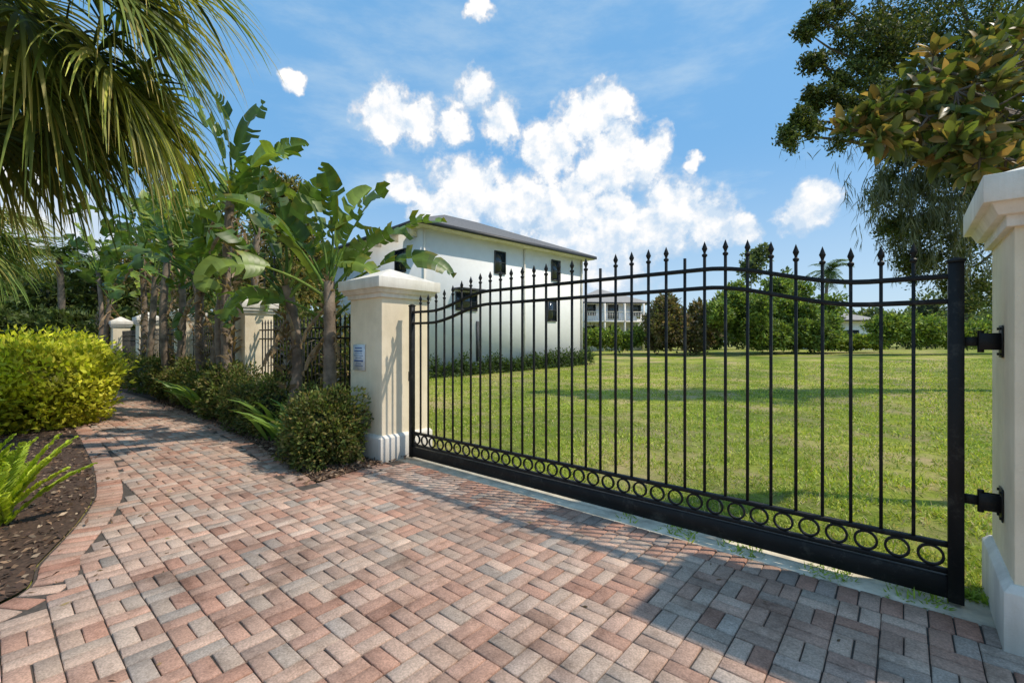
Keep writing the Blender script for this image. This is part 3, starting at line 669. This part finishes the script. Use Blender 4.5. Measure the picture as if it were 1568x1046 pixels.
def mr(v,a0,a1,b0,b1):
    n=N_('ShaderNodeMapRange');n.interpolation_type='SMOOTHSTEP';LK(v,n.inputs[0])
    for i,x in enumerate((a0,a1,b0,b1)): n.inputs[i+1].default_value=x
    return n.outputs[0]
nA=wn(8,5,.62,D);off_=vm('SUBTRACT',nA.outputs['Color'],(.5,.5,.5));sc1=N_('ShaderNodeVectorMath');sc1.operation='SCALE';LK(off_.outputs[0],sc1.inputs[0]);sc1.inputs['Scale'].default_value=.11
Wp=vm('ADD',D,sc1.outputs[0]).outputs[0]
blobs=[(590,170,46),(650,190,38),(722,150,34),(765,195,34),(700,200,26),(890,190,48),(925,170,36),(845,235,46),(935,250,60),(985,245,38),(715,290,54),(675,325,42),(790,315,56),(860,335,72),(950,330,50),(1035,310,55),(1095,335,48),(1000,345,55),(1145,345,28),(1235,318,40),(1065,240,16),(20,330,80),(100,340,60),(160,380,60),(900,390,110),(615,285,30),(450,120,16),(735,18,20)]
f=None
for (x,y,r) in blobs:
    v=np.array([*c2l((x-784)/FPX,1.0),(523-y)/FPX]);ln=np.linalg.norm(v);v=v/ln;rr=r*1.12/FPX/ln**1.5
    dd=vm('DISTANCE',Wp,tuple(v)).outputs['Value'];k=mt('MULTIPLY_ADD',dd,-1/rr,1.0)
    f=k if f is None else mt('MAXIMUM',f,k)
nB=wn(18,8,.62,D);fb=mt('MULTIPLY_ADD',nB.outputs[0],1.5,-.75)
fld=mt('ADD',f,fb)
alpha=mr(fld,-.10,.34,0,1)
D2=vm('ADD',D,tuple(np.array([.012,.0,.02]))).outputs[0];nC=wn(18,5,.6,D2);df=mt('SUBTRACT',nB.outputs[0],nC.outputs[0])
sp=N_('ShaderNodeSeparateXYZ');LK(D,sp.inputs[0])
br=mt('ADD',mr(fld,.0,.8,.18,.52),mt('MULTIPLY',df,2.4));br=mt('ADD',br,mr(sp.outputs[2],.12,.42,-.22,.22))
cr=N_('ShaderNodeValToRGB');cr.color_ramp.elements[0].position=.05;cr.color_ramp.elements[0].color=(.60,.73,.88,1);cr.color_ramp.elements[1].position=.70;cr.color_ramp.elements[1].color=(1,.99,.98,1);LK(br,cr.inputs[0])
st=vm('MULTIPLY',D,(1.2,1.2,4.)).outputs[0];nD=wn(2.2,7,.62,st);veil=mr(nD.outputs[0],.42,.75,0,.65)
hz=mr(sp.outputs[2],-.02,.40,.8,0)
v1=mt('MAXIMUM',veil,hz)
thin=N_('ShaderNodeMix');thin.data_type='RGBA';LK(v1,thin.inputs[0]);thin.inputs[6].default_value=(.19,.48,.86,1);thin.inputs[7].default_value=(.64,.81,.94,1)
mixc_=N_('ShaderNodeMix');mixc_.data_type='RGBA';LK(alpha,mixc_.inputs[0]);LK(thin.outputs[2],mixc_.inputs[6]);LK(cr.outputs[0],mixc_.inputs[7])
al=mt('MAXIMUM',alpha,.78)
b1=N_('ShaderNodeBackground');b1.inputs[1].default_value=.13;LK(sky.outputs[0],b1.inputs[0])
b2=N_('ShaderNodeBackground');b2.inputs[1].default_value=1.04;LK(mixc_.outputs[2],b2.inputs[0])
ms=N_('ShaderNodeMixShader');LK(al,ms.inputs[0]);LK(b1.outputs[0],ms.inputs[1]);LK(b2.outputs[0],ms.inputs[2])
ow=N_('ShaderNodeOutputWorld');LK(ms.outputs[0],ow.inputs[0])
l=bpy.data.lights.new('sun','SUN');l.energy=3.7;l.angle=math.radians(1.0);l.color=(1,.91,.77);o=bpy.data.objects.new('sun',l);sc.collection.objects.link(o)
o.rotation_euler=Vector(-sd).to_track_quat('-Z','Y').to_euler()
c=bpy.data.cameras.new('camera');c.sensor_width=36;c.lens=700/1568*36;c.clip_end=5000;c.clip_start=.05
co=bpy.data.objects.new('camera',c);sc.collection.objects.link(co);co.location=(0,0,CH)
f2=c2l(0,1);co.rotation_euler=(math.radians(90),0,math.atan2(f2[1],f2[0])-math.pi/2);sc.camera=co
sc.view_settings.view_transform='Standard';sc.view_settings.look='None';sc.view_settings.exposure=0
